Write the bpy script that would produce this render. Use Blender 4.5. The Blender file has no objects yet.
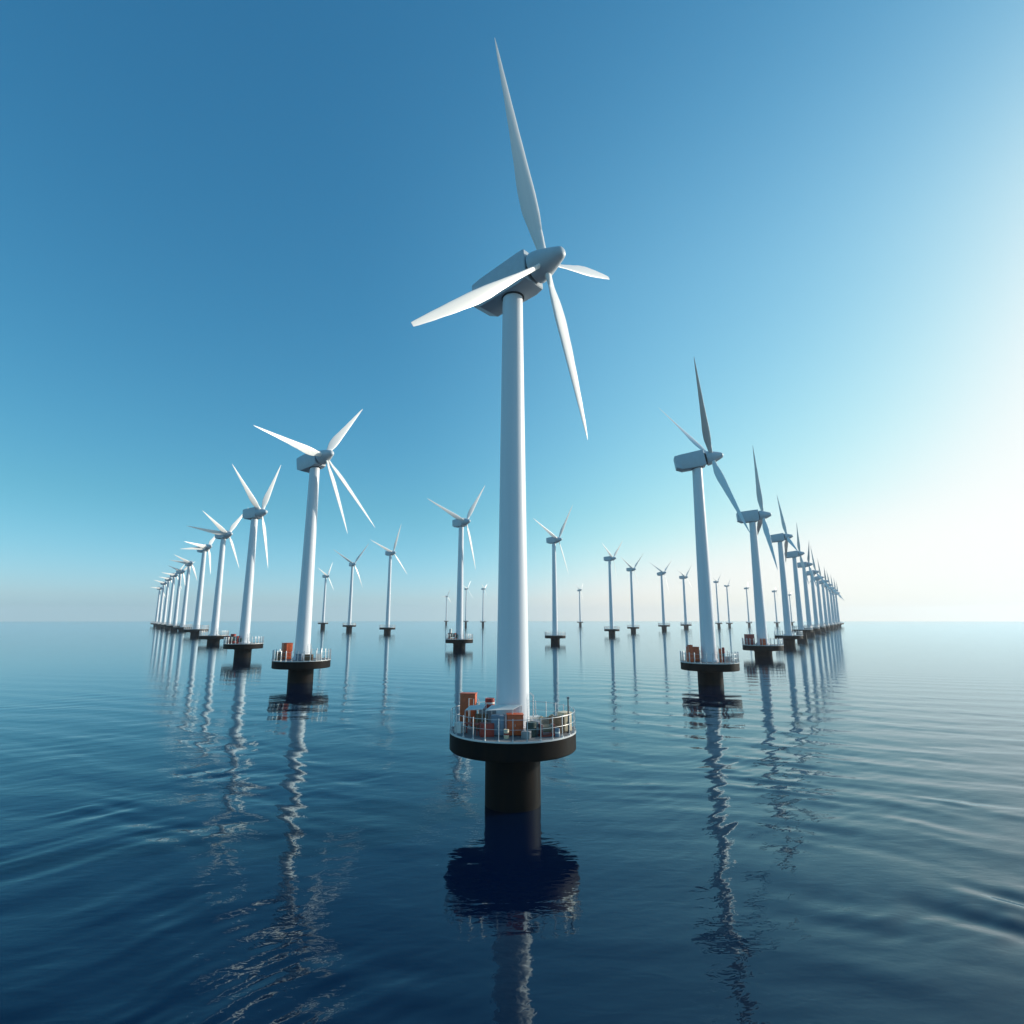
import bpy, bmesh, math, random
import numpy as np
from mathutils import Vector, Matrix, noise

R = math.radians
sc = bpy.context.scene
col = sc.collection

# ---------------------------------------------------------------- camera
F_PX, CAM_H = 564.0, 22.0
cam_d = bpy.data.cameras.new("camera")
cam_d.sensor_width = 36.0
cam_d.lens = 36.0 * F_PX / 1024.0
cam_d.clip_start, cam_d.clip_end = 0.5, 60000.0
cam = bpy.data.objects.new("camera", cam_d)
col.objects.link(cam)
cam.location = (0, 0, CAM_H)
cam.rotation_euler = (R(90) + math.atan(108 / F_PX), 0, 0)
sc.camera = cam

# ---------------------------------------------------------------- sky, sun, exposure
SUN_EL, SUN_AZ = 20.0, 69.0            # azimuth to the right of the view direction
world = bpy.data.worlds.new("World")
sc.world = world
world.use_nodes = True
wn, wl = world.node_tree.nodes, world.node_tree.links
wn.clear()
sky = wn.new("ShaderNodeTexSky")
sky.sky_type = 'NISHITA'
sky.sun_disc = False
sky.sun_elevation = R(SUN_EL)
sky.sun_rotation = R(SUN_AZ)
sky.altitude = 0
sky.air_density, sky.dust_density, sky.ozone_density = 1.0, 0.65, 6.0
bg = wn.new("ShaderNodeBackground")
bg.inputs["Strength"].default_value = 0.12
wo = wn.new("ShaderNodeOutputWorld")
# grade of the sky's own colour (deep clear-air blue), channel by channel: c -> gain * c ** power
HORIZON_LIFT = (1.20, 1.11, 1.46, 1)
HORIZON_LIFT_SUN = (1.30, 1.15, 1.08, 1)
SKY_TOP = (1.00, 1.03, 1.02)
AUREOLE_FAR, AUREOLE_NEAR = (0.88, 0.98, 1.0), (1.62, 1.32, 1.20)
SKY_GRADE = ((2.2, 1.35), (1.55, 0.95), (1.15, 0.80))
# look the sky up no lower than a couple of degrees: the sea air below that is the haze's own
stc = wn.new("ShaderNodeTexCoord")
ssp = wn.new("ShaderNodeSeparateXYZ")
scm = wn.new("ShaderNodeCombineXYZ")
smx = wn.new("ShaderNodeMath"); smx.operation = 'MAXIMUM'; smx.inputs[1].default_value = 0.035
wl.new(stc.outputs["Generated"], ssp.inputs[0])
wl.new(ssp.outputs["X"], scm.inputs["X"]); wl.new(ssp.outputs["Y"], scm.inputs["Y"])
wl.new(ssp.outputs["Z"], smx.inputs[0]); wl.new(smx.outputs[0], scm.inputs["Z"])
wl.new(scm.outputs[0], sky.inputs["Vector"])
sep = wn.new("ShaderNodeSeparateColor")
cmb = wn.new("ShaderNodeCombineColor")
wl.new(sky.outputs[0], sep.inputs[0])
for i, (g, p) in enumerate(SKY_GRADE):
    pw = wn.new("ShaderNodeMath"); pw.operation = 'POWER'
    ml = wn.new("ShaderNodeMath"); ml.operation = 'MULTIPLY'
    pw.inputs[1].default_value = p
    ml.inputs[1].default_value = g * 0.12 ** (p - 1)
    wl.new(sep.outputs[i], pw.inputs[0])
    wl.new(pw.outputs[0], ml.inputs[0])
    wl.new(ml.outputs[0], cmb.inputs[i])
# the pale band of sea air low over the horizon, part of the sky
wtc = wn.new("ShaderNodeTexCoord")
wsp = wn.new("ShaderNodeSeparateXYZ")
wl.new(wtc.outputs["Generated"], wsp.inputs[0])
band = wn.new("ShaderNodeMapRange")
band.interpolation_type = 'SMOOTHSTEP'
band.inputs["From Min"].default_value, band.inputs["From Max"].default_value = 0.0, 0.20
band.inputs["To Min"].default_value, band.inputs["To Max"].default_value = 1.0, 0.0
wl.new(wsp.outputs["Z"], band.inputs["Value"])
lift = wn.new("ShaderNodeMix"); lift.data_type = 'RGBA'
lift.inputs[6].default_value = (1, 1, 1, 1)
hside = wn.new("ShaderNodeMix"); hside.data_type = 'RGBA'; hside.clamp_result = False
hside.inputs[6].default_value = HORIZON_LIFT
hside.inputs[7].default_value = HORIZON_LIFT_SUN
wl.new(hside.outputs[2], lift.inputs[7])
wl.new(band.outputs[0], lift.inputs[0])
mul = wn.new("ShaderNodeMix"); mul.data_type = 'RGBA'; mul.blend_type = 'MULTIPLY'
mul.inputs[0].default_value = 1.0
wl.new(cmb.outputs[0], mul.inputs[6])
wl.new(lift.outputs[2], mul.inputs[7])
# broad aureole: the clear side of the sky deeper, the sun's side paler, fading out towards the zenith
sundot = wn.new("ShaderNodeVectorMath"); sundot.operation = 'DOT_PRODUCT'
wl.new(wtc.outputs["Generated"], sundot.inputs[0])
sundot.inputs[1].default_value = (math.sin(R(SUN_AZ)) * math.cos(R(SUN_EL)), math.cos(R(SUN_AZ)) * math.cos(R(SUN_EL)), math.sin(R(SUN_EL)))
def smooth(sock, a, b, lo, hi):
    n = wn.new("ShaderNodeMapRange"); n.interpolation_type = 'SMOOTHSTEP'
    for k, v in (("From Min", a), ("From Max", b), ("To Min", lo), ("To Max", hi)):
        n.inputs[k].default_value = v
    wl.new(sock, n.inputs["Value"])
    return n.outputs[0]
wl.new(smooth(sundot.outputs["Value"], 0.25, 0.85, 0.0, 1.0), hside.inputs[0])
aur = wn.new("ShaderNodeMath"); aur.operation = 'MULTIPLY'
wl.new(smooth(sundot.outputs["Value"], 0.2, 0.7, 0.0, 1.0), aur.inputs[0])
wl.new(smooth(wsp.outputs["Z"], 0.5, 0.9, 1.0, 0.0), aur.inputs[1])
aurc = wn.new("ShaderNodeMix"); aurc.data_type = 'RGBA'
aurc.inputs[6].default_value = (*AUREOLE_FAR, 1)
aurc.inputs[7].default_value = (*AUREOLE_NEAR, 1)
aurc.clamp_result = False
wl.new(aur.outputs[0], aurc.inputs[0])
mul2 = wn.new("ShaderNodeMix"); mul2.data_type = 'RGBA'; mul2.blend_type = 'MULTIPLY'
mul2.inputs[0].default_value = 1.0
wl.new(mul.outputs[2], mul2.inputs[6])
wl.new(aurc.outputs[2], mul2.inputs[7])
# soft shoulder so that the glow round the sun keeps its colour: c / (1 + (c/m)^5)^(1/5)
s2 = wn.new("ShaderNodeSeparateColor")
c2 = wn.new("ShaderNodeCombineColor")
wl.new(mul2.outputs[2], s2.inputs[0])
def wmath(op, a, b):
    n = wn.new("ShaderNodeMath"); n.operation = op
    for k, v in enumerate((a, b)):
        if isinstance(v, (int, float)):
            n.inputs[k].default_value = v
        else:
            wl.new(v, n.inputs[k])
    return n.outputs[0]
for i, m in enumerate(SKY_TOP):
    c = s2.outputs[i]
    d = wmath('POWER', wmath('ADD', wmath('POWER', wmath('DIVIDE', c, m / 0.12), 5.0), 1.0), 1 / 5)
    wl.new(wmath('DIVIDE', c, d), c2.inputs[i])
wl.new(c2.outputs[0], bg.inputs["Color"])
wl.new(bg.outputs[0], wo.inputs["Surface"])

sun_d = bpy.data.lights.new("sun", 'SUN')
sun_d.energy = 5.0
sun_d.angle = R(0.55)
sun_d.color = (1.0, 0.9, 0.76)
sun = bpy.data.objects.new("sun", sun_d)
col.objects.link(sun)
sv = Vector((math.sin(R(SUN_AZ)) * math.cos(R(SUN_EL)), math.cos(R(SUN_AZ)) * math.cos(R(SUN_EL)), math.sin(R(SUN_EL))))
sun.rotation_euler = sv.to_track_quat('Z', 'Y').to_euler()

sc.view_settings.view_transform = 'Standard'
sc.view_settings.look = 'None'
sc.view_settings.gamma = 1.0
sc.view_settings.exposure = 0.0
sc.render.engine = 'CYCLES'
sc.cycles.use_denoising = True
sc.cycles.max_bounces = 6
sc.cycles.volume_bounces = 0
sc.cycles.sample_clamp_indirect = 6.0

# ---------------------------------------------------------------- materials
def material(name, color, rough=0.5, metal=0.0, spec=0.5, vary=0.0, vscale=1.0, stretch=(1, 1, 1), dark=None, bump=0.0):
    m = bpy.data.materials.new(name)
    m.use_nodes = True
    nt = m.node_tree
    b = nt.nodes["Principled BSDF"]
    b.inputs["Base Color"].default_value = (*color, 1)
    b.inputs["Roughness"].default_value = rough
    b.inputs["Metallic"].default_value = metal
    b.inputs["Specular IOR Level"].default_value = spec
    if vary > 0:
        tc = nt.nodes.new("ShaderNodeTexCoord")
        mp = nt.nodes.new("ShaderNodeMapping")
        mp.inputs["Scale"].default_value = stretch
        nz = nt.nodes.new("ShaderNodeTexNoise")
        nz.inputs["Scale"].default_value = vscale
        nz.inputs["Detail"].default_value = 6
        nz.inputs["Roughness"].default_value = 0.65
        rp = nt.nodes.new("ShaderNodeValToRGB")
        rp.color_ramp.elements[0].position = 0.35
        rp.color_ramp.elements[1].position = 0.62
        dk = dark if dark else tuple(c * (1 - vary) for c in color)
        rp.color_ramp.elements[0].color = (*dk, 1)
        rp.color_ramp.elements[1].color = (*color, 1)
        nt.links.new(tc.outputs["Object"], mp.inputs["Vector"])
        nt.links.new(mp.outputs["Vector"], nz.inputs["Vector"])
        nt.links.new(nz.outputs["Fac"], rp.inputs["Fac"])
        nt.links.new(rp.outputs["Color"], b.inputs["Base Color"])
        if bump > 0:
            bp = nt.nodes.new("ShaderNodeBump")
            bp.inputs["Strength"].default_value = bump
            bp.inputs["Distance"].default_value = 0.05
            nt.links.new(nz.outputs["Fac"], bp.inputs["Height"])
            nt.links.new(bp.outputs["Normal"], b.inputs["Normal"])
    return m

M = {
    'paint': material("white_tower_paint", (0.70, 0.74, 0.78), 0.40, vary=0.05, vscale=0.6, stretch=(1, 1, 0.12)),
    'blade': material("white_blade_paint", (0.80, 0.80, 0.78), 0.35, vary=0.04, vscale=3.0, stretch=(1, 1, 0.3)),
    'nacelle': material("nacelle_paint", (0.50, 0.57, 0.62), 0.45, vary=0.08, vscale=0.7),
    'seam': material("dark_seam", (0.03, 0.035, 0.04), 0.6),
    'black': material("black_coated_steel", (0.0045, 0.0050, 0.006), 0.6, spec=0.10, vary=0.35, vscale=0.8, stretch=(1, 1, 0.25), dark=(0.011, 0.008, 0.006), bump=0.06),
    'deck': material("grey_deck_plate", (0.20, 0.21, 0.22), 0.6, vary=0.3, vscale=1.2),
    'rail': material("galvanised_rail", (0.55, 0.57, 0.58), 0.4, metal=0.3),
    'orange': material("orange_painted_steel", (0.62, 0.115, 0.028), 0.45, vary=0.3, vscale=1.6, dark=(0.42, 0.07, 0.022)),
    'red': material("dull_red_paint", (0.36, 0.045, 0.03), 0.5, vary=0.35, vscale=1.8),
    'white': material("white_sheet", (0.74, 0.73, 0.69), 0.5, vary=0.12, vscale=1.4),
    'cream': material("cream_paint", (0.70, 0.60, 0.42), 0.5, vary=0.12, vscale=1.4),
    'brown': material("brown_wood", (0.22, 0.13, 0.07), 0.7, vary=0.4, vscale=2.0, stretch=(1, 1, 6)),
    'green': material("dark_green_paint", (0.03, 0.06, 0.055), 0.45, vary=0.3, vscale=1.5),
    'grey': material("grey_machine_paint", (0.30, 0.32, 0.34), 0.5, vary=0.2, vscale=1.6),
    'khaki': material("khaki_canvas", (0.30, 0.27, 0.20), 0.85, vary=0.25, vscale=2.0, bump=0.3),
    'blue': material("slate_blue_paint_and_shade", (0.16, 0.23, 0.31), 0.5, vary=0.2, vscale=1.5),  # plain blue gear, and shade put into the colour of a white cabinet
}

# ---------------------------------------------------------------- mesh helpers
def obj_from(name, bm, mat, parent=None, smooth_angle=35):
    me = bpy.data.meshes.new(name)
    bmesh.ops.recalc_face_normals(bm, faces=bm.faces)
    bm.to_mesh(me)
    bm.free()
    me.materials.append(M[mat] if isinstance(mat, str) else mat)
    if smooth_angle:
        me.polygons.foreach_set("use_smooth", [True] * len(me.polygons))
        me.set_sharp_from_angle(angle=R(smooth_angle))
    o = bpy.data.objects.new(name, me)
    col.objects.link(o)
    if parent is not None:
        o.parent = parent
    return o

def lathe(bm, prof, n=48, closed=True, origin=(0, 0, 0), axis='Z'):
    """prof: list of (r, h); a solid of revolution."""
    rings = []
    ox, oy, oz = origin
    for r, h in prof:
        ring = []
        for i in range(n):
            a = 2 * math.pi * i / n
            x, y = r * math.cos(a), r * math.sin(a)
            p = (x, y, h) if axis == 'Z' else (h, x, y)
            ring.append(bm.verts.new((p[0] + ox, p[1] + oy, p[2] + oz)))
        rings.append(ring)
    for a, b in zip(rings, rings[1:]):
        for i in range(n):
            bm.faces.new((a[i], a[(i + 1) % n], b[(i + 1) % n], b[i]))
    if closed:
        bm.faces.new(rings[0][::-1])
        bm.faces.new(rings[-1])

def box(bm, x0, x1, y0, y1, z0, z1, bevel=0.0, rotz=0.0):
    r = bmesh.ops.create_cube(bm, size=1.0)
    vs = r['verts']
    cx, cy, cz = (x0 + x1) / 2, (y0 + y1) / 2, (z0 + z1) / 2
    rm = Matrix.Rotation(rotz, 3, 'Z')
    for v in vs:
        q = rm @ Vector((v.co.x * (x1 - x0), v.co.y * (y1 - y0), 0))
        v.co = Vector((q.x + cx, q.y + cy, v.co.z * (z1 - z0) + cz))
    if bevel > 0:
        es = list({e for v in vs for e in v.link_edges})
        bmesh.ops.bevel(bm, geom=es, offset=bevel, segments=2, profile=0.6, affect='EDGES')

def tube(bm, pts, r, n=8, cyclic=False):
    pts = [Vector(p) for p in pts]
    m = len(pts)
    rings = []
    for i, p in enumerate(pts):
        if cyclic:
            d = pts[(i + 1) % m] - pts[i - 1]
        else:
            d = pts[min(i + 1, m - 1)] - pts[max(i - 1, 0)]
        d.normalize()
        up = Vector((0, 0, 1)) if abs(d.z) < 0.9 else Vector((1, 0, 0))
        s = d.cross(up).normalized()
        t = s.cross(d)
        rings.append([bm.verts.new(p + r * (math.cos(2 * math.pi * k / n) * s + math.sin(2 * math.pi * k / n) * t)) for k in range(n)])
    pairs = list(zip(rings, rings[1:])) + ([(rings[-1], rings[0])] if cyclic else [])
    for a, b in pairs:
        for k in range(n):
            bm.faces.new((a[k], a[(k + 1) % n], b[(k + 1) % n], b[k]))
    if not cyclic:
        bm.faces.new(rings[0][::-1])
        bm.faces.new(rings[-1])

def empty(name, loc=(0, 0, 0), rotz=0.0):
    o = bpy.data.objects.new(name, None)
    o.empty_display_size = 0.5
    o.location = loc
    o.rotation_euler = (0, 0, rotz)
    col.objects.link(o)
    return o

def tag(o, label, cat, group=None):
    o["label"], o["category"] = label, cat
    if group:
        o["group"] = group
    return o

# ---------------------------------------------------------------- the sea
rng = np.random.default_rng(7)

def value_noise(x, y, seed):
    g = np.random.default_rng(seed).random((256, 256))
    xi, yi = np.floor(x).astype(int), np.floor(y).astype(int)
    fx, fy = x - xi, y - yi
    fx, fy = fx * fx * (3 - 2 * fx), fy * fy * (3 - 2 * fy)
    a, b = g[xi % 256, yi % 256], g[(xi + 1) % 256, yi % 256]
    c, d = g[xi % 256, (yi + 1) % 256], g[(xi + 1) % 256, (yi + 1) % 256]
    return (a * (1 - fx) + b * fx) * (1 - fy) + (c * (1 - fx) + d * fx) * fy - 0.5

def wave_height(x, y):
    """slow swell in long broken crests that bend round this corner of the wind farm, plus cross chop"""
    wx = x + 12 * value_noise(x / 31, y / 31, 1) + 4 * value_noise(x / 11, y / 11, 2)
    wy = y + 12 * value_noise(x / 33, y / 33, 3) + 4 * value_noise(x / 12, y / 12, 4)
    r = np.hypot(wx, wy - 6)
    amp = 0.35 + 1.3 * np.clip(value_noise(x / 26, y / 26, 5) + 0.5, 0, 1)
    calm = 0.35 + 0.75 * np.clip((np.abs(x) - 4) / 30.0, 0, 1)
    calm = calm * (1 + 0.4 * np.clip((x - 8) / 30.0, 0, 1))
    amp = amp * np.clip(1.45 - np.hypot(x, y) / 110.0, 0.22, 1.2)
    grp = np.clip(0.55 + 2.4 * value_noise((x + 0.5 * y) / 13, y / 8, 6), 0.05, 1.7) * np.clip(0.75 + 1.6 * value_noise(x / 5, y / 5, 8), 0.1, 1.5)
    amp = amp * grp
    z = 0.054 * amp * np.sin(r * 2 * np.pi / 7.0)
    z += 0.020 * amp * np.sin((r + 0.25 * wx) * 2 * np.pi / 4.1 + 1.1)
    z += 0.055 * np.sin((0.30 * wx + 0.95 * wy) * 2 * np.pi / 13.0)
    for k in range(7):
        a = R(90) + rng_dirs[k]
        lam = lams[k]
        z += 0.0064 * lam * np.sin((np.cos(a) * wx + np.sin(a) * wy) * 2 * np.pi / lam + phs[k]) * (0.4 + amp) * 0.6
    return 0.75 * z * calm

rng_dirs = rng.uniform(-0.95, 0.95, 7)
lams = np.array([1.6, 2.1, 2.7, 3.6, 4.6, 6.3, 8.0])
phs = rng.uniform(0, 6.28, 7)

def build_sea():
    rr = [0.0] + list(np.geomspace(8.0, 420.0, 640)) + list(np.geomspace(440.0, 11000.0, 60))
    rr = np.array(rr)
    th = np.concatenate([np.linspace(-62, 62, 560), np.linspace(64, 296, 117)])
    th = np.radians(th)
    n, m = len(rr), len(th)
    Rg, Tg = np.meshgrid(rr[1:], th, indexing='ij')
    X, Y = Rg * np.sin(Tg), Rg * np.cos(Tg)
    fade = np.clip((330 - Rg) / 230, 0, 1)
    Z = wave_height(X, Y) * fade
    co = np.stack([X, Y, Z], -1).reshape(-1, 3)
    co = np.vstack([[0, 0, 0], co])
    nr = n - 1
    idx = 1 + np.arange(nr * m).reshape(nr, m)
    a, b = idx[:-1], np.roll(idx, -1, 1)[:-1]
    c, d = np.roll(idx, -1, 1)[1:], idx[1:]
    quads = np.stack([a, b, c, d], -1).reshape(-1, 4)
    tris = np.stack([np.zeros(m, int), np.roll(idx[0], -1), idx[0]], -1)
    me = bpy.data.meshes.new("sea")
    nv, nq, ntri = len(co), len(quads), len(tris)
    me.vertices.add(nv)
    me.vertices.foreach_set("co", co.astype(np.float32).ravel())
    me.loops.add(nq * 4 + ntri * 3)
    me.loops.foreach_set("vertex_index", np.concatenate([quads.ravel(), tris.ravel()]).astype(np.int32))
    me.polygons.add(nq + ntri)
    st = np.concatenate([np.arange(nq) * 4, nq * 4 + np.arange(ntri) * 3]).astype(np.int32)
    me.polygons.foreach_set("loop_start", st)
    me.polygons.foreach_set("use_smooth", np.ones(nq + ntri, bool))
    me.update(calc_edges=True)
    me.validate()
    o = bpy.data.objects.new("sea", me)
    o["kind"] = "structure"
    col.objects.link(o)
    m_ = bpy.data.materials.new("sea_water")
    m_.use_nodes = True
    nt = m_.node_tree
    N, L = nt.nodes, nt.links
    N.remove(N["Principled BSDF"])
    body = N.new("ShaderNodeBsdfDiffuse")               # light scattered back out of the water
    body.inputs["Color"].default_value = (0.0001, 0.0050, 0.024, 1)
    surf = N.new("ShaderNodeBsdfGlossy")
    surf.inputs["Color"].default_value = (0.76, 0.95, 1.02, 1)
    surf.inputs["Roughness"].default_value = 0.04
    fr = N.new("ShaderNodeFresnel")
    fr.inputs["IOR"].default_value = 1.50
    mx = N.new("ShaderNodeMixShader")
    L.new(fr.outputs[0], mx.inputs[0])
    L.new(body.outputs[0], mx.inputs[1])
    L.new(surf.outputs[0], mx.inputs[2])
    L.new(mx.outputs[0], N["Material Output"].inputs["Surface"])
    tc = N.new("ShaderNodeTexCoord")
    def bump(scale, strength, dist, prev=None, detail=3.0, stretch=(1, 1, 1)):
        mp = N.new("ShaderNodeMapping")
        mp.inputs["Scale"].default_value = stretch
        nz = N.new("ShaderNodeTexNoise")
        nz.inputs["Scale"].default_value = scale
        nz.inputs["Detail"].default_value = detail
        nz.inputs["Roughness"].default_value = 0.5
        nz.inputs["Distortion"].default_value = 0.6
        bp = N.new("ShaderNodeBump")
        bp.inputs["Strength"].default_value = strength
        bp.inputs["Distance"].default_value = dist
        L.new(tc.outputs["Object"], mp.inputs["Vector"])
        L.new(mp.outputs["Vector"], nz.inputs["Vector"])
        L.new(nz.outputs["Fac"], bp.inputs["Height"])
        if prev:
            L.new(prev.outputs["Normal"], bp.inputs["Normal"])
        return bp
    b1 = bump(0.62, 1.0, 0.027, None, 2.0, (0.40, 1.0, 1.0))
    b2 = bump(1.7, 1.0, 0.012, b1, 2.0, (0.6, 1.0, 1.0))
    for nd in (surf, fr):
        L.new(b2.outputs["Normal"], nd.inputs["Normal"])
    me.materials.append(m_)
    return o
build_sea()

# ---------------------------------------------------------------- haze: one closed box of even air round everything
def build_haze():
    bm = bmesh.new()
    box(bm, -11800, 11800, -11800, 11800, -2.5, 260.0)
    m = bpy.data.materials.new("haze_air")
    m.use_nodes = True
    nt = m.node_tree
    nt.nodes.clear()
    out = nt.nodes.new("ShaderNodeOutputMaterial")
    v = nt.nodes.new("ShaderNodeVolumePrincipled")
    v.inputs["Color"].default_value = (0.84, 0.93, 1.0, 1)
    v.inputs["Density"].default_value = HAZE
    v.inputs["Anisotropy"].default_value = 0.35
    nt.links.new(v.outputs[0], out.inputs["Volume"])
    o = obj_from("haze", bm, m, None, 0)
    o["kind"] = "stuff"
HAZE = 0.00006
build_haze()

# ---------------------------------------------------------------- turbine parts
DECK_R = 7.83
DECK_T = 2.15

def build_pile():
    bm = bmesh.new()
    lathe(bm, [(3.42, -22.0), (3.42, -6.0), (3.40, -DECK_T - 0.5), (3.62, -DECK_T - 0.46), (3.62, -DECK_T + 0.02)], 64)
    return obj_from("foundation_pile", bm, 'black', None, 30)

def build_platform():
    bm = bmesh.new()
    lathe(bm, [(7.1, -DECK_T), (DECK_R - 0.12, -DECK_T), (DECK_R, -DECK_T + 0.12), (DECK_R, -0.16), (DECK_R - 0.02, -0.14), (7.6, -0.14)], 96)
    return obj_from("platform", bm, 'black', None, 30)

def build_deck_plate():
    bm = bmesh.new()
    lathe(bm, [(7.66, -0.135), (7.66, 0.0), (2.3, 0.0), (2.3, 0.02)], 96)
    return obj_from("deck_plate", bm, 'deck', None, 30)

def build_rim():
    bm = bmesh.new()
    prof = [(7.68, -0.13), (7.70, 0.05), (7.86, 0.05), (7.87, -0.13)]
    n = 96
    rings = []
    for r, h in prof:
        rings.append([bm.verts.new((r * math.cos(2 * math.pi * i / n), r * math.sin(2 * math.pi * i / n), h)) for i in range(n)])
    for k in range(4):
        a, b = rings[k], rings[(k + 1) % 4]
        for i in range(n):
            bm.faces.new((a[i], a[(i + 1) % n], b[(i + 1) % n], b[i]))
    return obj_from("toe_board", bm, 'rail', None, 30)

RAIL_R, RAIL_H = 7.74, 2.35
N_POST = 30

def ring_pts(r, z, n=96):
    return [(r * math.cos(2 * math.pi * i / n), r * math.sin(2 * math.pi * i / n), z) for i in range(n)]

def build_rails(th=0.032, posts=False):
    bm = bmesh.new()
    tube(bm, ring_pts(RAIL_R, RAIL_H), th, 6, True)
    tube(bm, ring_pts(RAIL_R, RAIL_H * 0.55), th * 0.7, 6, True)
    if posts:
        for i in range(N_POST):
            a = 2 * math.pi * (i + 0.5) / N_POST
            x, y = RAIL_R * math.cos(a), RAIL_R * math.sin(a)
            box(bm, x - .10, x + .10, y - .10, y + .10, 0.06, RAIL_H + 0.35, 0, a)
    return obj_from("railing", bm, 'rail', None, 40)

def build_post():
    bm = bmesh.new()
    box(bm, -.045, .045, -.045, .045, 0.051, RAIL_H + 0.12, 0.01)
    box(bm, -.12, .12, -.10, .06, 0.051, 0.20, 0)
    return obj_from("post", bm, 'rail', None, 30)

def build_tower():
    bm = bmesh.new()
    prof = []
    n = 24
    for i in range(n + 1):
        t = i / n
        prof.append((2.12 - 0.70 * t, t))
    lathe(bm, prof, 72)
    return obj_from("tower", bm, 'paint', None, 30)

def build_flange():
    bm = bmesh.new()
    lathe(bm, [(2.62, 0.02), (2.62, 0.55), (2.52, 0.62), (2.2, 0.62), (2.2, 0.9), (2.1, 0.92)], 64, closed=False)
    for i in range(40):
        a = 2 * math.pi * i / 40
        x, y = 2.4 * math.cos(a), 2.4 * math.sin(a)
        box(bm, x - .05, x + .05, y - .05, y + .05, 0.62, 0.74, 0, a)
    return obj_from("tower_flange", bm, 'paint', None, 30)

def build_ladder():
    bm = bmesh.new()
    for s in (-0.28, 0.28):
        tube(bm, [(2.62, s, 0.0), (2.62, s, 4.1), (2.2, s, 4.4)], 0.045, 6)
    for k in range(11):
        tube(bm, [(2.62, -0.28, 0.5 + k * 0.33), (2.62, 0.28, 0.5 + k * 0.33)], 0.03, 6)
    return obj_from("ladder", bm, 'rail', None, 40)

# nacelle runs along local +X (towards the hub); origin at the tower top axis
def build_nacelle(front, rear):
    bm = bmesh.new()
    secs = [(rear, 1.78, 0.62, 4.06), (rear + .12, 1.90, 0.50, 4.2), (rear + 1.5, 1.95, -0.22, 4.32), (rear + 1.6, 1.97, -0.28, 4.34),
            (front - 1.3, 2.02, -0.42, 4.5), (front - .12, 1.98, -0.14, 4.48), (front, 1.88, 0.0, 4.36)]
    rings = []
    for x, w, z0, z1 in secs:
        c = 0.16
        k = c * 0.3
        ring = [(x, -w + c, z0), (x, w - c, z0), (x, w - k, z0 + k), (x, w, z0 + c), (x, w, z1 - c), (x, w - k, z1 - k), (x, w - c, z1), (x, -w + c, z1), (x, -w + k, z1 - k), (x, -w, z1 - c), (x, -w, z0 + c), (x, -w + k, z0 + k)]
        rings.append([bm.verts.new(p) for p in ring])
    for a, b in zip(rings, rings[1:]):
        n = len(a)
        for i in range(n):
            bm.faces.new((a[i], a[(i + 1) % n], b[(i + 1) % n], b[i]))
    bm.faces.new(rings[0][::-1])
    bm.faces.new(rings[-1])
    return obj_from("nacelle", bm, 'nacelle', None, 24)

def build_nacelle_collar():
    bm = bmesh.new()
    lathe(bm, [(1.36, -0.55), (1.62, -0.5), (1.62, -0.2)], 48)
    return obj_from("yaw_collar", bm, 'seam', None, 30)

def build_shaft_ring():
    bm = bmesh.new()
    lathe(bm, [(1.62, -2.0), (1.78, -1.9), (1.78, -1.72)], 48, axis='X')
    return obj_from("shaft_ring", bm, 'seam', None, 30)

# hub spins about local +X, origin at the rotor centre
def build_hub():
    bm = bmesh.new()
    prof = [(1.95, -1.70), (2.14, -1.62), (2.20, -1.45), (2.14, -0.9), (1.93, 0.0), (1.62, 0.9), (1.28, 1.8), (0.94, 2.62), (0.82, 2.9), (0.70, 3.08), (0.48, 3.22), (0.22, 3.28), (0.04, 3.29)]
    lathe(bm, prof, 56, axis='X')
    return obj_from("hub", bm, 'nacelle', None, 45)

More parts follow.
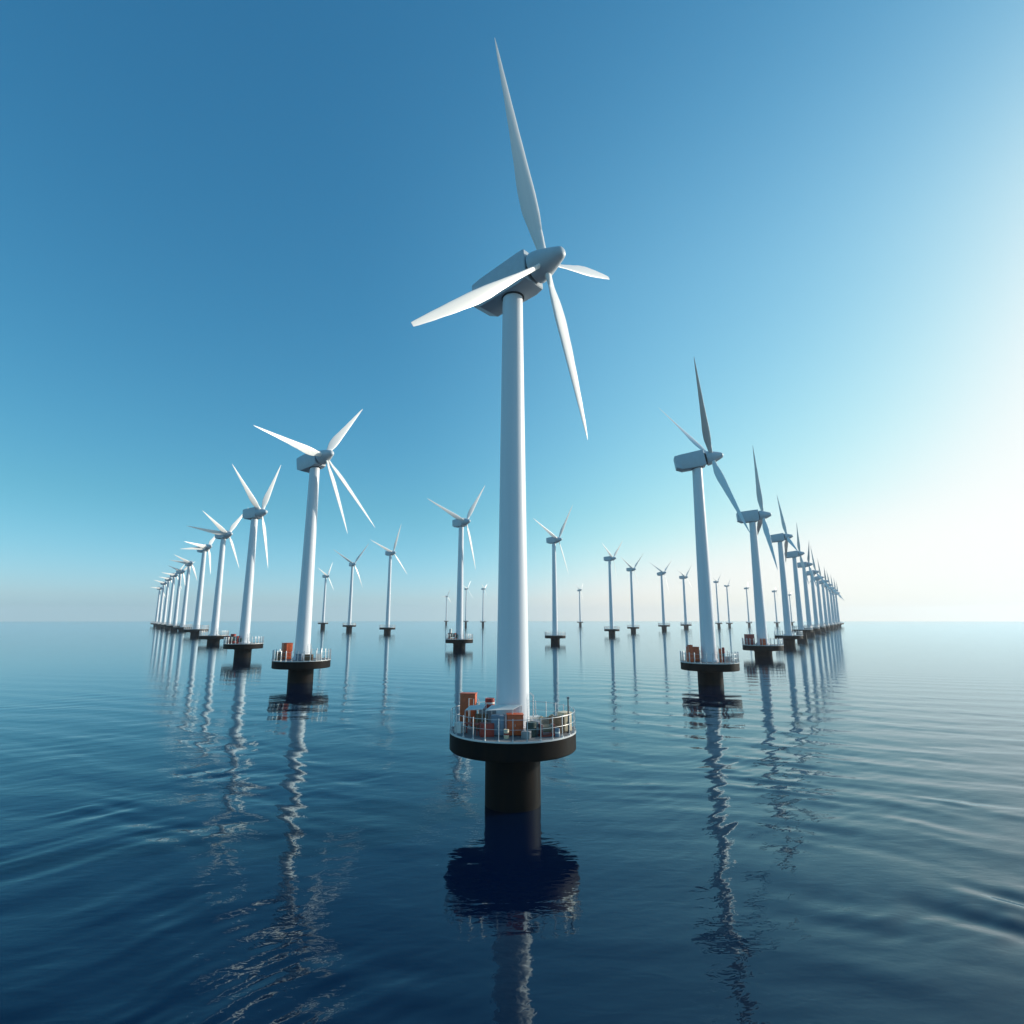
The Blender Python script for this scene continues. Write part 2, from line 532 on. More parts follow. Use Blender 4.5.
def build_blade(kind):
    """span along +Z from 0 to 1 (scaled to length), leading edge towards +X, thickness along Y; chord in metres"""
    bm = bmesh.new()
    NS, NC = 44, 20
    rings = []
    for i in range(NS + 1):
        t = i / NS
        if kind == 'slender':
            keys = [(0, 1.5), (.05, 1.45), (.12, 2.0), (.22, 2.95), (.30, 3.0), (.45, 2.35), (.6, 1.75), (.75, 1.2), (.88, .72), (.96, .36), (1, .06)]
        elif kind == 'paddle':
            keys = [(0, 1.2), (.12, 1.15), (.25, 1.35), (.40, 2.1), (.52, 2.75), (.62, 2.85), (.75, 2.35), (.88, 1.7), (.97, 1.15), (1, .85)]
        else:
            keys = [(0, 1.4), (.10, 1.5), (.25, 2.3), (.42, 3.1), (.58, 3.3), (.72, 2.8), (.86, 1.7), (.95, .8), (1, .15)]
        for (t0, c0), (t1, c1) in zip(keys, keys[1:]):
            if t0 <= t <= t1:
                u = (t - t0) / (t1 - t0)
                c = c0 + (c1 - c0) * (u * u * (3 - 2 * u) * 0.5 + u * 0.5)
                break
        rnd = max(0.0, 1 - t / 0.14)                       # round root
        th = c * (rnd * 1.0 + (1 - rnd) * (0.24 - 0.12 * t))
        tw = -(R(26) * (1 - t) ** 2.0 + R(4))
        ring = []
        for k in range(NC):
            a = 2 * math.pi * k / NC
            cx, cy = math.cos(a), math.sin(a)
            px = 0.5 * c * cx + (1 - rnd) * (-0.18 * c)
            # aerofoil: blunt leading edge at +X, thin trailing edge at -X
            shape = (1 - rnd) * (0.30 + 0.70 * ((cx + 1) / 2) ** 0.75) + rnd
            py = 0.5 * th * cy * shape
            x = px * math.cos(tw) - py * math.sin(tw)
            y = px * math.sin(tw) + py * math.cos(tw)
            y += 0.3 * t * t
            ring.append(bm.verts.new((x, y, t)))
        rings.append(ring)
    for a, b in zip(rings, rings[1:]):
        for k in range(NC):
            bm.faces.new((a[k], a[(k + 1) % NC], b[(k + 1) % NC], b[k]))
    bm.faces.new(rings[0][::-1])
    bm.faces.new(rings[-1])
    return obj_from("blade", bm, 'blade', None, 60)

PROTO = {}
for key, o in dict(pile=build_pile(), platform=build_platform(), deck=build_deck_plate(), rim=build_rim(), rails=build_rails(),
                   rails_far=build_rails(0.09, True), post=build_post(), tower=build_tower(), flange=build_flange(), ladder=build_ladder(),
                   nacelle=build_nacelle(2.55, -6.0), nacelle_long=build_nacelle(4.12, -6.4), collar=build_nacelle_collar(), ring=build_shaft_ring(), hub=build_hub(),
                   slender=build_blade('slender'), paddle=build_blade('paddle')).items():
    PROTO[key] = o
    col.objects.unlink(o)
USED = set()

def inst(key, parent):
    o = PROTO[key]
    if key in USED:
        o = o.copy()
    USED.add(key)
    col.objects.link(o)
    o.parent = parent
    return o


def make_turbine(x, y, deck_z, top_z, s, yaw_deg, tilt_deg, blade_len, blades, label, group, near, kinds=None, hub_x=4.4, hub_z=1.9):
    root = empty("wind_turbine", (x, y, 0))
    root.scale = (s, s, s)
    tag(root, label, "wind turbine", group)
    dz, tz = deck_z / s, top_z / s
    p = inst('pile', root); p.location = (0, 0, dz)
    pf = inst('platform', root); pf.location = (0, 0, dz)
    inst('deck', pf); inst('rim', pf)
    if near:
        rl = inst('rails', pf)
        for i in range(N_POST):
            a = 2 * math.pi * (i + 0.5) / N_POST
            q = inst('post', rl)
            q.location = (RAIL_R * math.cos(a), RAIL_R * math.sin(a), 0)
            q.rotation_euler = (0, 0, a)
            if s > 1.001:
                q.scale = (2.2, 2.2, 1.12)
    else:
        inst('rails_far', pf)
    t = inst('tower', root); t.location = (0, 0, dz + 0.01); t.scale = (1, 1, tz - 0.3 - dz)
    if near:
        fl = inst('flange', root); fl.location = (0, 0, dz)
        ld = inst('ladder', root); ld.location = (0, 0, dz); ld.rotation_euler = (0, 0, R(-12))
    yaw = R(yaw_deg)
    na = inst('nacelle_long' if hub_x > 5 else 'nacelle', root)
    tilt = R(tilt_deg)
    na.location = (0, 0, tz + hub_z - 1.9)
    na.rotation_euler = (0, -tilt * 0.8, yaw - math.pi / 2)
    if near:
        inst('collar', na)
    hub = inst('hub', root)
    a = Vector((math.sin(yaw) * math.cos(tilt), -math.cos(yaw) * math.cos(tilt), math.sin(tilt)))
    u = Vector((math.cos(yaw), math.sin(yaw), 0))
    v = a.cross(u)
    if v.z < 0:
        v = -v
    hub.location = Vector((math.sin(yaw), -math.cos(yaw), 0)) * hub_x + Vector((0, 0, tz + hub_z + hub_x * math.sin(tilt)))
    hm = Matrix((a, u, a.cross(u))).transposed()
    hub.rotation_euler = hm.to_euler()
    if near:
        inst('ring', hub)
    for i, bl in enumerate(blades):
        ang, cone = R(bl[0]), R(bl[1])
        L = (bl[2] if len(bl) > 2 else blade_len) / s
        k = kinds[i] if kinds else 'slender'
        b = inst(k, hub)
        sp = math.cos(cone) * (math.cos(ang) * u + math.sin(ang) * v) + math.sin(cone) * a
        yv = (a - a.dot(sp) * sp).normalized()
        xv = yv.cross(sp)
        want = math.sin(ang) * u - math.cos(ang) * v
        if xv.dot(want) < 0:
            yv, xv = -yv, -xv
        bmat = Matrix((xv, yv, sp)).transposed()
        pitch = Matrix.Rotation(R(bl[3]) if len(bl) > 3 else 0.0, 3, 'Z')
        b.rotation_euler = (hm.transposed() @ bmat @ pitch).to_euler()
        cs = bl[4] if len(bl) > 4 else 1.0
        b.scale = (cs, cs, L)
    return root

TURBINES = [
    ('L1', -76.5, 211.7, 7.85, 80.3, 1.283, 58, 11, 33.5, [(178.5, 8.0), (52.5, 4.0), (306.0, 6.0), (273.0, 12.0)]),
    ('L2', -161.0, 347.2, 8.27, 84.7, 1.394, 62, 2, 35.0, [(133.5, 4.0), (72.0, 4.0), (282.0, 0.0)]),
    ('L3', -290.9, 563.5, 7.33, 103.2, 1.637, 62, 2, 39.5, [(174.0, -12.0), (153.0, 12.0), (54.0, -4.0), (303.0, -12.0)]),
    ('L4', -457.1, 834.1, 9.2, 122.7, 2.031, 62, 11, 41.0, [(189.0, -6.0), (177.0, 8.0), (51.0, -12.0), (277.5, -6.0)]),
    ('L5', -681.4, 1190.6, 7.78, 135.0, 2.145, 50, 2, 41.0, [(174.0, -8.0), (159.0, 12.0), (295.5, -8.0)]),
    ('L6', -700.7, 1195.2, 10.78, 118.7, 1.837, 62, 2, 35.0, [(163.5, 2.0), (283.5, 0.0), (43.5, 0.0)]),
    ('L7', -855.6, 1433.4, 10.98, 129.7, 2.052, 62, 2, 39.5, [(175.5, 4.0), (295.5, 0.0), (55.5, 0.0)]),
    ('L8', -1000.2, 1651.0, 10.72, 135.0, 2.101, 62, 2, 36.5, [(174.0, 4.0), (294.0, 0.0), (54.0, 0.0)]),
    ('L9', -1128.2, 1839.5, 11.32, 135.0, 2.146, 62, 2, 41.0, [(169.5, 4.0), (289.5, 0.0), (49.5, 0.0)]),
    ('L10', -1328.1, 2144.6, 11.01, 135.0, 2.2, 62, 2, 44.0, [(177.0, 2.0), (297.0, 0.0), (57.0, 0.0)]),
    ('R1', 69.6, 205.2, 7.56, 78.5, 1.255, 78, 11, 42.5, [(141.0, -4.0), (49.5, -12.0), (232.5, 0.0)]),
    ('R2', 154.4, 356.6, 7.0, 84.4, 1.488, 74, 5, 45.5, [(102.0, 0.0), (235.5, -2.0), (348.75, 0.0)]),
    ('R3', 248.5, 518.7, 8.49, 94.0, 1.48, 74, 8, 41.0, [(91.5, 0.0), (207.0, -2.0), (329.25, 0.0)]),
    ('R4', 351.1, 699.5, 10.79, 99.0, 1.629, 82, 8, 39.5, [(105.0, 2.0), (264.0, 0.0), (4.5, 0.0)]),
    ('R5', 461.0, 891.3, 9.84, 104.2, 1.747, 78, 5, 42.5, [(124.5, 0.0), (244.5, 0.0), (4.5, 0.0)]),
    ('R6', 570.1, 1076.1, 9.15, 106.6, 1.824, 82, 11, 51.5, [(99.0, 2.0), (219.0, 0.0), (339.0, 0.0)]),
    ('R7', 662.6, 1229.3, 9.41, 107.2, 1.824, 82, 11, 44.0, [(106.5, 0.0), (226.5, 0.0), (346.5, 0.0)]),
    ('R8', 784.5, 1433.4, 9.76, 112.3, 1.976, 74, 11, 44.0, [(124.5, 0.0), (244.5, 0.0), (4.5, 0.0)]),
    ('R9', 860.8, 1554.0, 10.06, 110.7, 1.944, 78, 11, 42.5, [(105.0, 0.0), (225.0, 0.0), (345.0, 0.0)]),
    ('R10', 949.7, 1696.7, 10.41, 110.5, 1.943, 82, 8, 42.5, [(99.0, 0.0), (219.0, 0.0), (339.0, 0.0)]),
    ('R11', 1070.0, 1895.8, 10.66, 113.6, 2.011, 78, 8, 45.5, [(103.5, 0.0), (223.5, 0.0), (343.5, 0.0)]),
    ('R12', 1221.7, 2148.0, 10.99, 116.5, 2.051, 82, 8, 50.0, [(100.5, 0.0), (220.5, 0.0), (340.5, 0.0)]),
    ('M1', -503.9, 1532.9, 15.19, 135.0, 1.675, 62, 2, 44.0, [(153.0, 4.0), (66.0, -2.0), (300.0, 2.0)]),
    ('M2', -339.9, 1201.9, 11.74, 135.0, 1.733, 42, 2, 54.5, [(148.5, -4.0), (58.5, 10.0), (292.5, 2.0)]),
    ('M3', -215.2, 994.8, 9.44, 135.0, 1.718, 54, 2, 54.5, [(160.5, -2.0), (79.5, 10.0), (318.0, -6.0)]),
    ('M4', -42.3, 463.6, 7.03, 98.9, 1.404, 46, 2, 41.0, [(159.0, -4.0), (58.5, 2.0), (286.5, -2.0)]),
    ('M5', -326.7, 2850.9, 17.61, 135.0, 1.453, 46, 2, 45.5, [(66.0, 4.0), (186.0, 0.0), (306.0, 0.0)]),
    ('M6', -172.9, 2151.7, 18.0, 135.0, 1.233, 62, 11, 45.5, [(168.0, 12.0), (46.5, 2.0), (294.0, 10.0)]),
    ('M7', -108.7, 2151.7, 16.48, 135.0, 1.302, 62, 2, 33.5, [(147.0, 6.0), (40.5, -2.0), (295.5, 2.0)]),
    ('M8', 43.1, 575.9, 7.0, 100.1, 1.321, 50, 2, 42.5, [(156.0, -2.0), (66.0, 12.0), (306.0, -8.0)]),
    ('M9', 268.1, 2256.6, 14.29, 135.0, 1.485, 46, 11, 39.5, [(147.0, -4.0), (46.5, -4.0), (276.75, 0.0)]),
    ('M10', 149.4, 861.7, 8.77, 111.3, 1.451, 54, 2, 39.5, [(147.0, -2.0), (52.5, 12.0), (310.5, -12.0)]),
    ('M11', 226.7, 1076.1, 9.15, 113.7, 1.425, 46, 2, 42.5, [(147.0, -8.0), (51.0, 12.0), (315.0, -12.0)]),
    ('M12', 341.1, 1290.5, 10.98, 122.8, 1.642, 42, 11, 48.5, [(147.0, -10.0), (42.0, 8.0), (274.5, 0.0)]),
    ('M13', 477.6, 1578.1, 10.41, 135.0, 1.874, 42, 2, 45.5, [(153.0, -2.0), (51.0, 6.0), (310.5, 2.0)]),
    ('M14', 631.1, 1754.4, 13.01, 135.0, 1.266, 42, 2, 38.0, [(157.5, 2.0), (51.0, 6.0), (284.25, 0.0)]),
    ('M15', 739.8, 1956.5, 11.97, 135.0, 1.349, 42, 2, 38.0, [(54.0, 2.0), (174.0, 0.0), (294.0, 0.0)]),
    ('M16', 870.1, 2109.6, 13.35, 135.0, 1.343, 54, 11, 36.5, [(165.0, -2.0), (285.0, 0.0), (45.0, 0.0)]),
    ('M17', 1078.0, 2338.0, 12.41, 135.0, 1.489, 58, 11, 38.0, [(36.0, 0.0), (156.0, 0.0), (276.0, 0.0)]),
    ('M18', 1308.3, 2686.1, 12.82, 135.0, 1.425, 50, 8, 36.5, [(144.0, 0.0), (264.0, 0.0), (24.0, 0.0)]),
]


MAIN = dict(x=0.1, y=74.3, deck=8.6)
make_turbine(0.1, 74.3, 8.6, 69.0, 1.0, 48, 6, 33, [(99.9, 0, 36.3, -15, 0.9), (219.9, 0, 31.0, 4, 0.56), (24.9, -5.2, 25.0, 0, 0.62), (283.3, 0, 25.5, 13, 1.0)],
             "tallest and nearest white wind turbine with four blades, centre of the picture", "wind turbines standing in the sea", True,
             ['slender', 'paddle', 'paddle', 'slender'], hub_x=6.0, hub_z=1.0)

LABELS = {
    'L1': "four-bladed white turbine in front of the left row, big orange cabinet on its platform",
    'L2': "three-bladed turbine second from the front in the left row, dark red machinery on platform",
    'L3': "four-bladed turbine third from the front in the left row, one blade dark",
    'L4': "turbine fourth from the front in the left-hand row, blades crossing just left of its nacelle",
    'L5': "turbine fifth from the front in the left-hand row of white towers",
    'L6': "turbine sixth from the front in the left-hand row of white towers",
    'L7': "turbine seventh from the front, fourth from the far end, in the left-hand row",
    'L8': "turbine third from the far end of the left-hand row",
    'L9': "turbine second from the far end of the left-hand row",
    'L10': "farthest and leftmost turbine, at the very end of the left-hand row",
    'R1': "turbine in front of the right row, seen side on, boxy orange cabinet on its platform",
    'R2': "side-on turbine second from the front in the right row, red box on its platform",
    'R3': "side-on bluish turbine third from the front in the right-hand row",
    'R4': "side-on bluish turbine fourth from the front in the right-hand row",
    'R5': "hazy turbine fifth from the front in the right-hand row",
    'R6': "hazy turbine sixth from the front in the right-hand row",
    'R7': "hazy turbine seventh from the front, sixth from the far end, in the right-hand row",
    'R8': "hazy turbine fifth from the far end of the right-hand row",
    'R9': "hazy turbine fourth from the far end of the right-hand row",
    'R10': "faint hazy turbine third from the far end of the right-hand row",
    'R11': "faint hazy turbine second from the far end of the right-hand row",
    'R12': "faintest turbine at the very far end of the right-hand row, rightmost of all",
    'M1': "smallest of three slim turbines right of the left row, closest to it",
    'M2': "middle one of three slim turbines standing right of the left row",
    'M3': "largest of three slim turbines right of the left row, farthest from it",
    'M4': "mid-distance turbine just left of the tallest tower, red machinery on its platform",
    'M5': "tiny far turbine just left of the mid-distance turbine beside the tallest tower",
    'M6': "tiny far turbine partly behind the tower of the mid-distance turbine with red machinery",
    'M7': "tiny far turbine closest to the left edge of the tallest tower",
    'M8': "mid-distance turbine with bare platform just right of the tallest tower",
    'M9': "tiny far turbine alone between the tall tower's right neighbour and the group of four",
    'M10': "distant turbine, leftmost and largest of four between central tower and right row",
    'M11': "distant turbine, second from left of four between central tower and right row",
    'M12': "distant turbine, third from left of four between central tower and right row",
    'M13': "distant turbine, rightmost of four, standing just left of the right row's front tower",
    'M14': "small far turbine close behind the right edge of the right row's front tower",
    'M15': "small far turbine second to the right of the right row's front tower",
    'M16': "small faint turbine just left of the second tower of the right row",
    'M17': "small faint turbine between the second and third towers of the right row",
    'M18': "faintest small turbine between the third and fourth towers of the right row",
}
NEAR = {'L1', 'L2', 'R1', 'R2', 'M4', 'M8', 'L3', 'R3'}
DECK_AT = {}
for (k, x, y, dk, tp, s, yaw, tilt, bl, blades) in TURBINES:
    grp = {"L": "wind turbines of the left-hand row", "R": "wind turbines of the right-hand row", "M": "wind turbines scattered across the middle distance"}[k[0]]
    if k[0] == 'R':                              # feathered blades of the side-on row
        blades = [(a, c, bl * (1.13 if (k == 'R1' and i == 1) else 1), -46 if (k == 'R1' and i == 1) else -66, 0.72) for i, (a, c) in enumerate(blades)]
    else:
        blades = [(a, c, bl, 0, 0.82) for a, c in blades]
    make_turbine(x, y, dk, tp, s, yaw, tilt, bl, blades, LABELS[k], grp, k in NEAR)
    DECK_AT[k] = (x, y, dk, s)

# ---------------------------------------------------------------- gear standing on the platforms
EPS = 0.004
def on_deck(name, where, dx, dy, rz, label, cat, group=None, up=0.0):
    x, y, z, s = where
    o = empty(name, (x + dx * s, y + dy * s, z + EPS + up), rz)
    o.scale = (s, s, s)
    return tag(o, label, cat, group)

CENTRE = (0.1, 74.3, 8.6, 1.0)

def cabinet(where, dx, dy, rz, w, d, h, mat, label, name="equipment_cabinet", group=None, louvres=True, up=0.0):
    root = on_deck(name, where, dx, dy, rz, label, "cabinet", group, up)
    bm = bmesh.new()
    box(bm, -w/2, w/2, -d/2, d/2, 0.10, h, 0.04)
    obj_from("body", bm, mat, root)
    bm = bmesh.new()
    box(bm, -w/2 + .08, w/2 - .08, -d/2 + .08, d/2 - .08, 0.0, 0.098, 0.0)
    obj_from("plinth", bm, 'seam', root)
    bm = bmesh.new()
    n = 2 if w > 1.3 else 1
    for i in range(n):
        x0 = -w/2 + .08 + i * (w - .16) / n
        x1 = x0 + (w - .16) / n - .03
        box(bm, x0, x1, -d/2 - .035, -d/2 - .003, .22, h - .12, 0.015)
        if louvres:
            for k in range(5):
                box(bm, x0 + .12, x1 - .12, -d/2 - .055, -d/2 - .034, h - .75 + k * .09, h - .71 + k * .09, 0)
    obj_from("door", bm, mat, root)
    bm = bmesh.new()
    box(bm, -.05, .0, -d/2 - .10, -d/2 - .037, h * .45, h * .45 + .28, 0.01)
    obj_from("handle", bm, 'rail', root)
    bm = bmesh.new()
    box(bm, -w/2 - .06, w/2 + .06, -d/2 - .08, d/2 + .06, h + .003, h + .075, 0.02)
    obj_from("lid", bm, mat, root)
    return root

def crate(where, dx, dy, rz, w, d, h, mat, label, name="storage_crate", group=None, up=0.0, cat="crate"):
    root = on_deck(name, where, dx, dy, rz, label, cat, group, up)
    bm = bmesh.new()
    box(bm, -w/2, w/2, -d/2, d/2, 0.0, h, 0.03)
    obj_from("body", bm, mat, root)
    bm = bmesh.new()
    for sx in (-1, 1):
        for sy in (-1, 1):
            cx, cy = sx * (w/2), sy * (d/2)
            box(bm, cx - .05, cx + .05, cy - .05, cy + .05, 0.0, h + .03, 0.01)
    for z in (h * .5,):
        box(bm, -w/2 + .052, w/2 - .052, -d/2 - .03, -d/2 - .002, z - .04, z + .04, 0)
        box(bm, -w/2 + .052, w/2 - .052, d/2 + .002, d/2 + .03, z - .04, z + .04, 0)
    obj_from("corner_post", bm, mat, root)
    return root

def drum(where, dx, dy, r, h, mat, label, name="barrel", band='white', up=0.0, lying=False, rz=0.0, lift=0.0):
    root = on_deck(name, where, dx, dy, rz, label, "barrel", None, up)
    bm = bmesh.new()
    prof = [(r * .94, 0.0), (r, .04), (r, h * .32), (r * 1.03, h * .34), (r, h * .36), (r, h * .64), (r * 1.03, h * .66), (r, h * .68), (r, h - .04), (r * .94, h), (r * .92, h - .03)]
    lathe(bm, prof, 32)
    if lying:
        for v in bm.verts:
            v.co = Vector((v.co.z - h / 2, v.co.x, v.co.y + r * 1.03 + lift))
    obj_from("shell", bm, mat, root, 25)
    bm = bmesh.new()
    lathe(bm, [(r * 1.012, h * .40), (r * 1.02, h * .41), (r * 1.02, h * .59), (r * 1.012, h * .60)], 32)
    if lying:
        for v in bm.verts:
            v.co = Vector((v.co.z - h / 2, v.co.x, v.co.y + r * 1.03 + lift))
    obj_from("band", bm, band, root, 25)
    if lying:
        bm = bmesh.new()
        for x in (-h * .3, h * .3):
            box(bm, x - .12, x + .12, -r * .9, r * .9, 0, r * .42 + lift, 0.01)
        obj_from("cradle", bm, 'grey', root)
    return root

def canopy(where, pts, h, legs, label, mat='white', cat="canopy", sag=0.25):
    """sheet stretched between corner points on poles, a real 3 cm thick sheet"""
    cx, cy = sum(p[0] for p in pts) / len(pts), sum(p[1] for p in pts) / len(pts)
    root = on_deck("canopy", where, cx, cy, 0, label, cat)
    bm = bmesh.new()
    n = 8
    P4 = [Vector((p[0] - cx, p[1] - cy, p[2])) for p in pts]
    grid = [[None] * (n + 1) for _ in range(n + 1)]
    low = [[None] * (n + 1) for _ in range(n + 1)]
    for i in range(n + 1):
        for j in range(n + 1):
            a, b = i / n, j / n
            p = P4[0].lerp(P4[1], a).lerp(P4[3].lerp(P4[2], a), b)
            p.z -= sag * 16 * a * (1 - a) * b * (1 - b) * 0.6
            grid[i][j] = bm.verts.new(p)
            low[i][j] = bm.verts.new(p - Vector((0, 0, .03)))
    for i in range(n):
        for j in range(n):
            bm.faces.new((grid[i][j], grid[i+1][j], grid[i+1][j+1], grid[i][j+1]))
            bm.faces.new((low[i][j+1], low[i+1][j+1], low[i+1][j], low[i][j]))
    for i in range(n):
        for (A, B, C, D) in ((grid[i][0], low[i][0], low[i+1][0], grid[i+1][0]), (grid[i+1][n], low[i+1][n], low[i][n], grid[i][n]),
                             (grid[0][i+1], low[0][i+1], low[0][i], grid[0][i]), (grid[n][i], low[n][i], low[n][i+1], grid[n][i+1])):
            bm.faces.new((A, B, C, D))
    obj_from("sheet", bm, mat, root, 60)
    for p in P4:
        bm = bmesh.new()
        tube(bm, [(p.x * .97, p.y * .97, 0), (p.x * .97, p.y * .97, p.z - .035)], .05, 8)
        obj_from("pole", bm, 'rail', root, 40)
    return root

def bench(where, dx, dy, rz, w, d, h, mat, label, up=0.0):
    root = on_deck("work_table", where, dx, dy, rz, label, "table", None, up)
    bm = bmesh.new()
    box(bm, -w/2, w/2, -d/2, d/2, h - .07, h, .015)
    obj_from("tabletop", bm, mat, root)
    for sx in (-1, 1):
        for sy in (-1, 1):
            bm = bmesh.new()
            cx, cy = sx * (w/2 - .08), sy * (d/2 - .08)
            box(bm, cx - .05, cx + .05, cy - .05, cy + .05, 0, h - .072, 0)
            obj_from("leg", bm, mat, root)
    return root

def winch(where, dx, dy, rz, mat, label, k=1.0):
    root = on_deck("deck_winch", where, dx, dy, rz, label, "winch")
    bm = bmesh.new()
    box(bm, -.95*k, .95*k, -.6*k, .6*k, 0, .16*k, .02)
    for s in (-1, 1):
        box(bm, s*.72*k - .08*k, s*.72*k + .08*k, -.5*k, .5*k, .162*k, 1.25*k, .03)
    obj_from("frame", bm, mat, root)
    bm = bmesh.new()
    lathe(bm, [(.5*k, -.63*k), (.5*k, -.55*k), (.3*k, -.54*k), (.3*k, .54*k), (.5*k, .55*k), (.5*k, .63*k)], 28, axis='X', origin=(0, 0, .78*k))
    obj_from("drum", bm, 'grey', root, 30)
    bm = bmesh.new()
    for i in range(9):
        x = (-.46 + i * .115) * k
        pts = [(x, .36*k*math.cos(t), .78*k + .36*k*math.sin(t)) for t in [2*math.pi*j/20 for j in range(20)]]
        tube(bm, pts, .055*k, 6, True)
    obj_from("rope", bm, 'khaki', root, 60)
    bm = bmesh.new()
    box(bm, .82*k, 1.35*k, -.3*k, .3*k, .3*k, .95*k, .05*k)
    obj_from("motor", bm, 'green', root)
    return root

def tarp_pile(where, dx, dy, w, d, h, label, seed):
    bm = bmesh.new()
    n = 26
    vs = []
    for i in range(n + 1):
        for j in range(n + 1):
            x, y = (i / n - .5) * w, (j / n - .5) * d
            e = min(1.0, 3.2 * min(i, n - i) / n) * min(1.0, 3.2 * min(j, n - j) / n)
            z = h * e ** .6 * (0.72 + 0.6 * noise.noise(Vector((x * .9 + seed, y * .9, 0)))) + 0.10 * noise.noise(Vector((x * 3, y * 3 + seed, 4)))
            vs.append(bm.verts.new((x, y, max(z, 0.0))))
    for i in range(n):
        for j in range(n):
            a = i * (n + 1) + j
            bm.faces.new((vs[a], vs[a + n + 1], vs[a + n + 2], vs[a + 1]))
    rim = [vs[j] for j in range(n + 1)] + [vs[i * (n + 1) + n] for i in range(1, n + 1)] + [vs[n * (n + 1) + j] for j in range(n - 1, -1, -1)] + [vs[i * (n + 1)] for i in range(n - 1, 0, -1)]
    bot = [bm.verts.new((v.co.x, v.co.y, -0.002)) for v in rim]
    m = len(rim)
    for i in range(m):
        bm.faces.new((rim[i], bot[i], bot[(i + 1) % m], rim[(i + 1) % m]))
    bm.faces.new(bot)
    o = obj_from("covered_pile", bm, 'khaki', None, 60)
    x, y, z, s = where
    o.location = (x + dx * s, y + dy * s, z + EPS)
    return tag(o, label, "tarpaulin pile")

def lamp_pole(where, dx, dy, h, label):
    root = on_deck("mast", where, dx, dy, 0, label, "mast")
    bm = bmesh.new()
    lathe(bm, [(.22, 0), (.22, .06), (.09, .08), (.07, h)], 16)
    obj_from("pole", bm, 'seam', root, 30)
    bm = bmesh.new()
    box(bm, -.16, .16, -.16, .16, h + .002, h + .26, .04)
    obj_from("lamp_head", bm, 'grey', root)
    return root

def pipe_rack(where, dx, dy, rz, w, h, label, mat='white'):
    root = on_deck("pipe_frame", where, dx, dy, rz, label, "pipe frame")
    bm = bmesh.new()
    r = .06
    tube(bm, [(-w/2, 0, 0), (-w/2, 0, h), (w/2, 0, h), (w/2, 0, 0)], r, 8)
    tube(bm, [(-w/2, 0, h * .62), (w/2, 0, h * .62)], r * .8, 8)
    tube(bm, [(0, 0, h * .62), (0, 0, h)], r * .8, 8)
    obj_from("pipework", bm, mat, root, 40)
    bm = bmesh.new()
    for s in (-1, 1):
        box(bm, s*w/2 - .15, s*w/2 + .15, -.4, .4, 0, .05, 0)
    obj_from("foot", bm, mat, root)
    return root

# the big central platform
cabinet(CENTRE, -5.75, 2.3, R(-8), 2.0, 1.2, 4.0, 'orange', "tall orange steel cabinet at the left edge of the central platform")
pipe_rack(CENTRE, -5.0, 1.0, R(-18), 1.3, 3.5, "pale pipe frame standing in front of the tall orange cabinet")
cabinet(CENTRE, 0.25, -3.75, R(4), 1.9, 1.3, 2.35, 'orange', "short orange cabinet in front of the central white tower", louvres=False)
canopy(CENTRE, [(-3.3, -3.4, 2.75), (0.0, -4.0, 2.95), (1.1, -2.6, 3.3), (-2.6, -2.3, 3.2)], 3, 4, "white sheet canopy on poles in front of the tall central tower")
canopy(CENTRE, [(-5.9, -1.6, 2.5), (-3.7, -2.2, 2.7), (-3.3, -0.2, 3.0), (-5.4, 0.2, 2.8)], 3, 4, "smaller white canopy beside the tall orange cabinet")
cabinet(CENTRE, -1.75, -3.9, R(-5), 1.5, 1.1, 2.2, 'blue', "white cabinet in painted blue shade left of the short orange cabinet under the canopy", louvres=False)  # a white cabinet standing in shade; the blue paints that shade in
crate(CENTRE, -3.1, -4.3, R(12), 1.5, 1.2, 1.5, 'red', "dull red crate left of the shade-blue white cabinet on the central platform")
bench(CENTRE, -4.9, -3.2, R(-20), 1.9, 1.1, 1.25, 'red', "red work table below the smaller white canopy, central platform")
cabinet(CENTRE, -3.1, 2.9, R(0), 2.6, 1.7, 2.1, 'grey', "grey generator cabinet behind and left of the central tower", louvres=True)
drum(CENTRE, -3.0, 2.9, .62, 1.15, 'red', "red barrel with white band on top of the grey generator cabinet", up=2.185)
drum(CENTRE, 2.15, -4.4, .62, 1.6, 'green', "dark green barrel right of the short orange cabinet", band='green')
drum(CENTRE, 2.75, -3.3, .55, 1.55, 'grey', "grey barrel behind the dark green barrel", band='white')
winch(CENTRE, 4.0, -4.0, R(15), 'red', "dull red rope winch on the right half of the central platform", 1.05)
cabinet(CENTRE, 6.35, -1.35, R(38), 1.3, 1.2, 2.2, 'cream', "cream box cabinet at the right edge of the central platform", louvres=False)
crate(CENTRE, 5.35, -2.25, R(25), 1.3, 1.2, 1.85, 'brown', "brown wooden crate beside the cream box cabinet")
tarp_pile(CENTRE, 4.4, 0.9, 4.2, 3.0, 1.5, "khaki tarpaulin over a low pile right of the central tower", 3.0)
lamp_pole(CENTRE, 6.75, -2.2, 3.9, "thin dark mast rising beside the cream box cabinet")
crate(CENTRE, 2.9, 2.9, R(30), 1.3, 1.0, 1.1, 'white', "small white crate behind the khaki tarpaulin pile")
crate(CENTRE, 5.7, 3.6, R(-20), 1.0, 1.0, .9, 'grey', "low grey crate at the back right railing of the central platform")

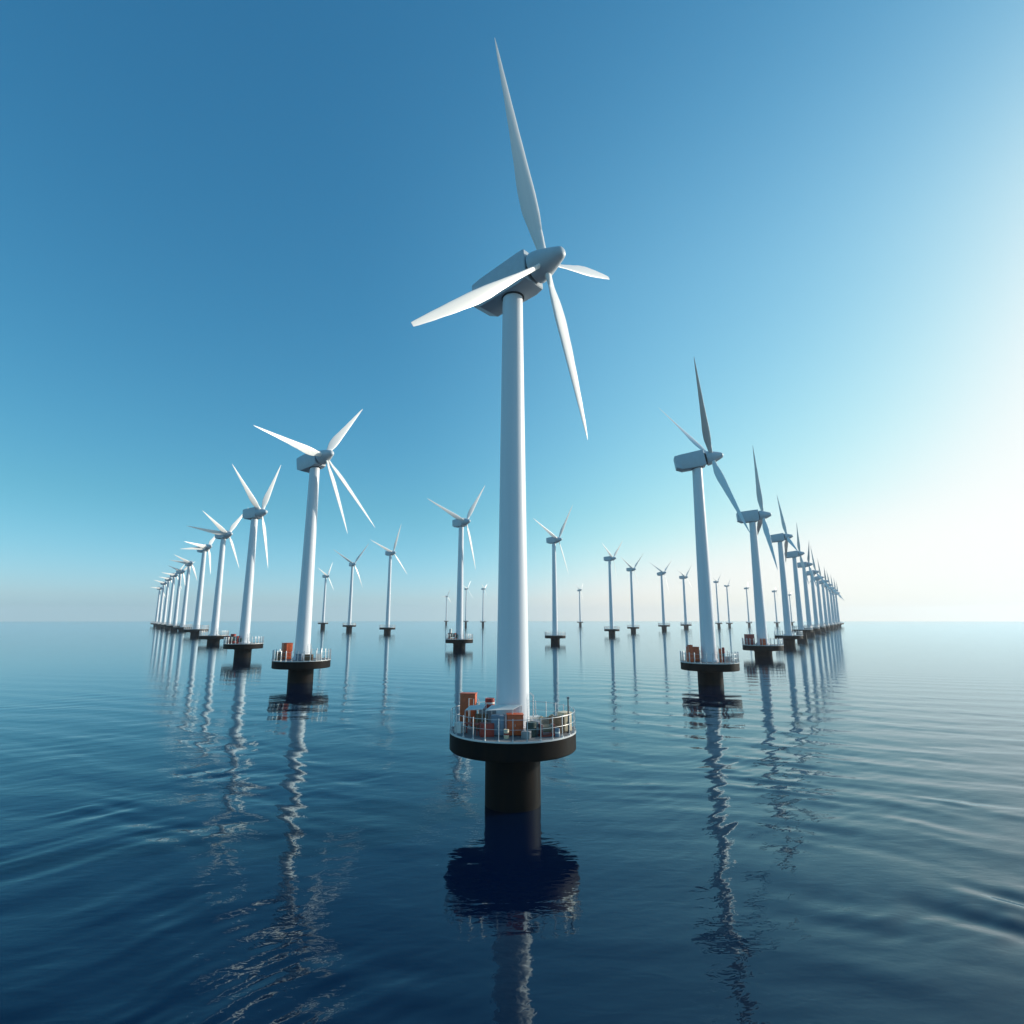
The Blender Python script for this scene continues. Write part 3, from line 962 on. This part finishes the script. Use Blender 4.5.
crate(CENTRE, -3.9, -0.6, R(25), 1.2, 0.9, 1.9, 'brown', "brown crate between the smaller white canopy and the central tower")
crate(CENTRE, -6.4, -2.2, R(-35), 0.9, 0.8, 1.2, 'white', "white crate by the left railing of the central platform, below the tall orange cabinet")
drum(CENTRE, -0.75, -5.6, .3, 1.0, 'cream', "small cream canister before the shade-blue white cabinet near the front railing", name="canister", band='red')
drum(CENTRE, 5.2, -4.6, .3, 0.95, 'blue', "small blue canister by the railing right of the rope winch", name="canister", band='white')
crate(CENTRE, 1.55, -5.6, R(-15), 0.9, 0.7, 0.8, 'grey', "low grey crate at the front railing below the short orange cabinet")
# turbine leading the left row
w = DECK_AT['L1']
cabinet(w, -5.0, 1.5, R(40), 2.5, 2.0, 4.5, 'orange', "big boxy orange cabinet left of the tower leading the left row", louvres=False)
crate(w, -6.2, -1.4, R(10), 1.1, 1.1, 2.2, 'brown', "brown crate left of the big orange cabinet, left row's front platform")
crate(w, 3.0, -3.2, R(10), 2.2, 1.6, 1.6, 'brown', "wide brown crate right of the tower leading the left row")
crate(w, 5.3, -1.6, R(30), 1.3, 1.3, 1.7, 'white', "white crate by the right railing of the left row's front platform")
cabinet(w, 0.9, -4.6, R(0), 1.6, 1.0, 1.8, 'blue', "slate blue cabinet in front of the tower leading the left row")
w = DECK_AT['L2']
winch(w, -3.2, -2.8, R(10), 'red', "dark red winch left of the second tower in the left row", 2.5)
drum(w, -5.4, 1.4, 1.1, 3.9, 'red', "dark red drum behind the winch, second platform of the left row", band='red')
# turbine leading the right row
w = DECK_AT['R1']
cabinet(w, -4.35, 0.6, R(5), 3.1, 1.9, 4.0, 'orange', "wide orange cabinet left of the tower leading the right row")
crate(w, -5.75, -1.6, R(5), 1.0, 1.3, 4.7, 'orange', "narrow tall orange crate beside the wide orange cabinet, right row's front platform")
drum(w, 2.3, -2.4, .34, 3.7, 'orange', "thin orange gas cylinder right of the tower leading the right row", name="gas_cylinder", band='orange')
drum(w, 3.3, -2.2, .36, 4.0, 'red', "thin red gas cylinder with dark band beside the orange cylinder", name="gas_cylinder", band='seam')
crate(w, 5.4, 0.5, R(20), 1.3, 1.3, 1.4, 'grey', "grey crate at the right railing of the right row's front platform")
w = DECK_AT['R2']
cabinet(w, -5.2, 0.2, R(5), 3.4, 2.0, 4.2, 'red', "red cabinet left of the second tower in the right row")
crate(w, -1.6, -4.2, R(5), 1.6, 1.4, 2.6, 'orange', "orange crate in front of the second tower in the right row")
w = DECK_AT['M4']
winch(w, -3.9, -2.0, R(-10), 'red', "red winch left of the mid-distance tower beside the tallest turbine", 2.7)
drum(w, -5.4, 1.9, .8, 5.6, 'white', "white upright tank behind the red winch on the mid-distance platform", name="upright_tank", band='red')
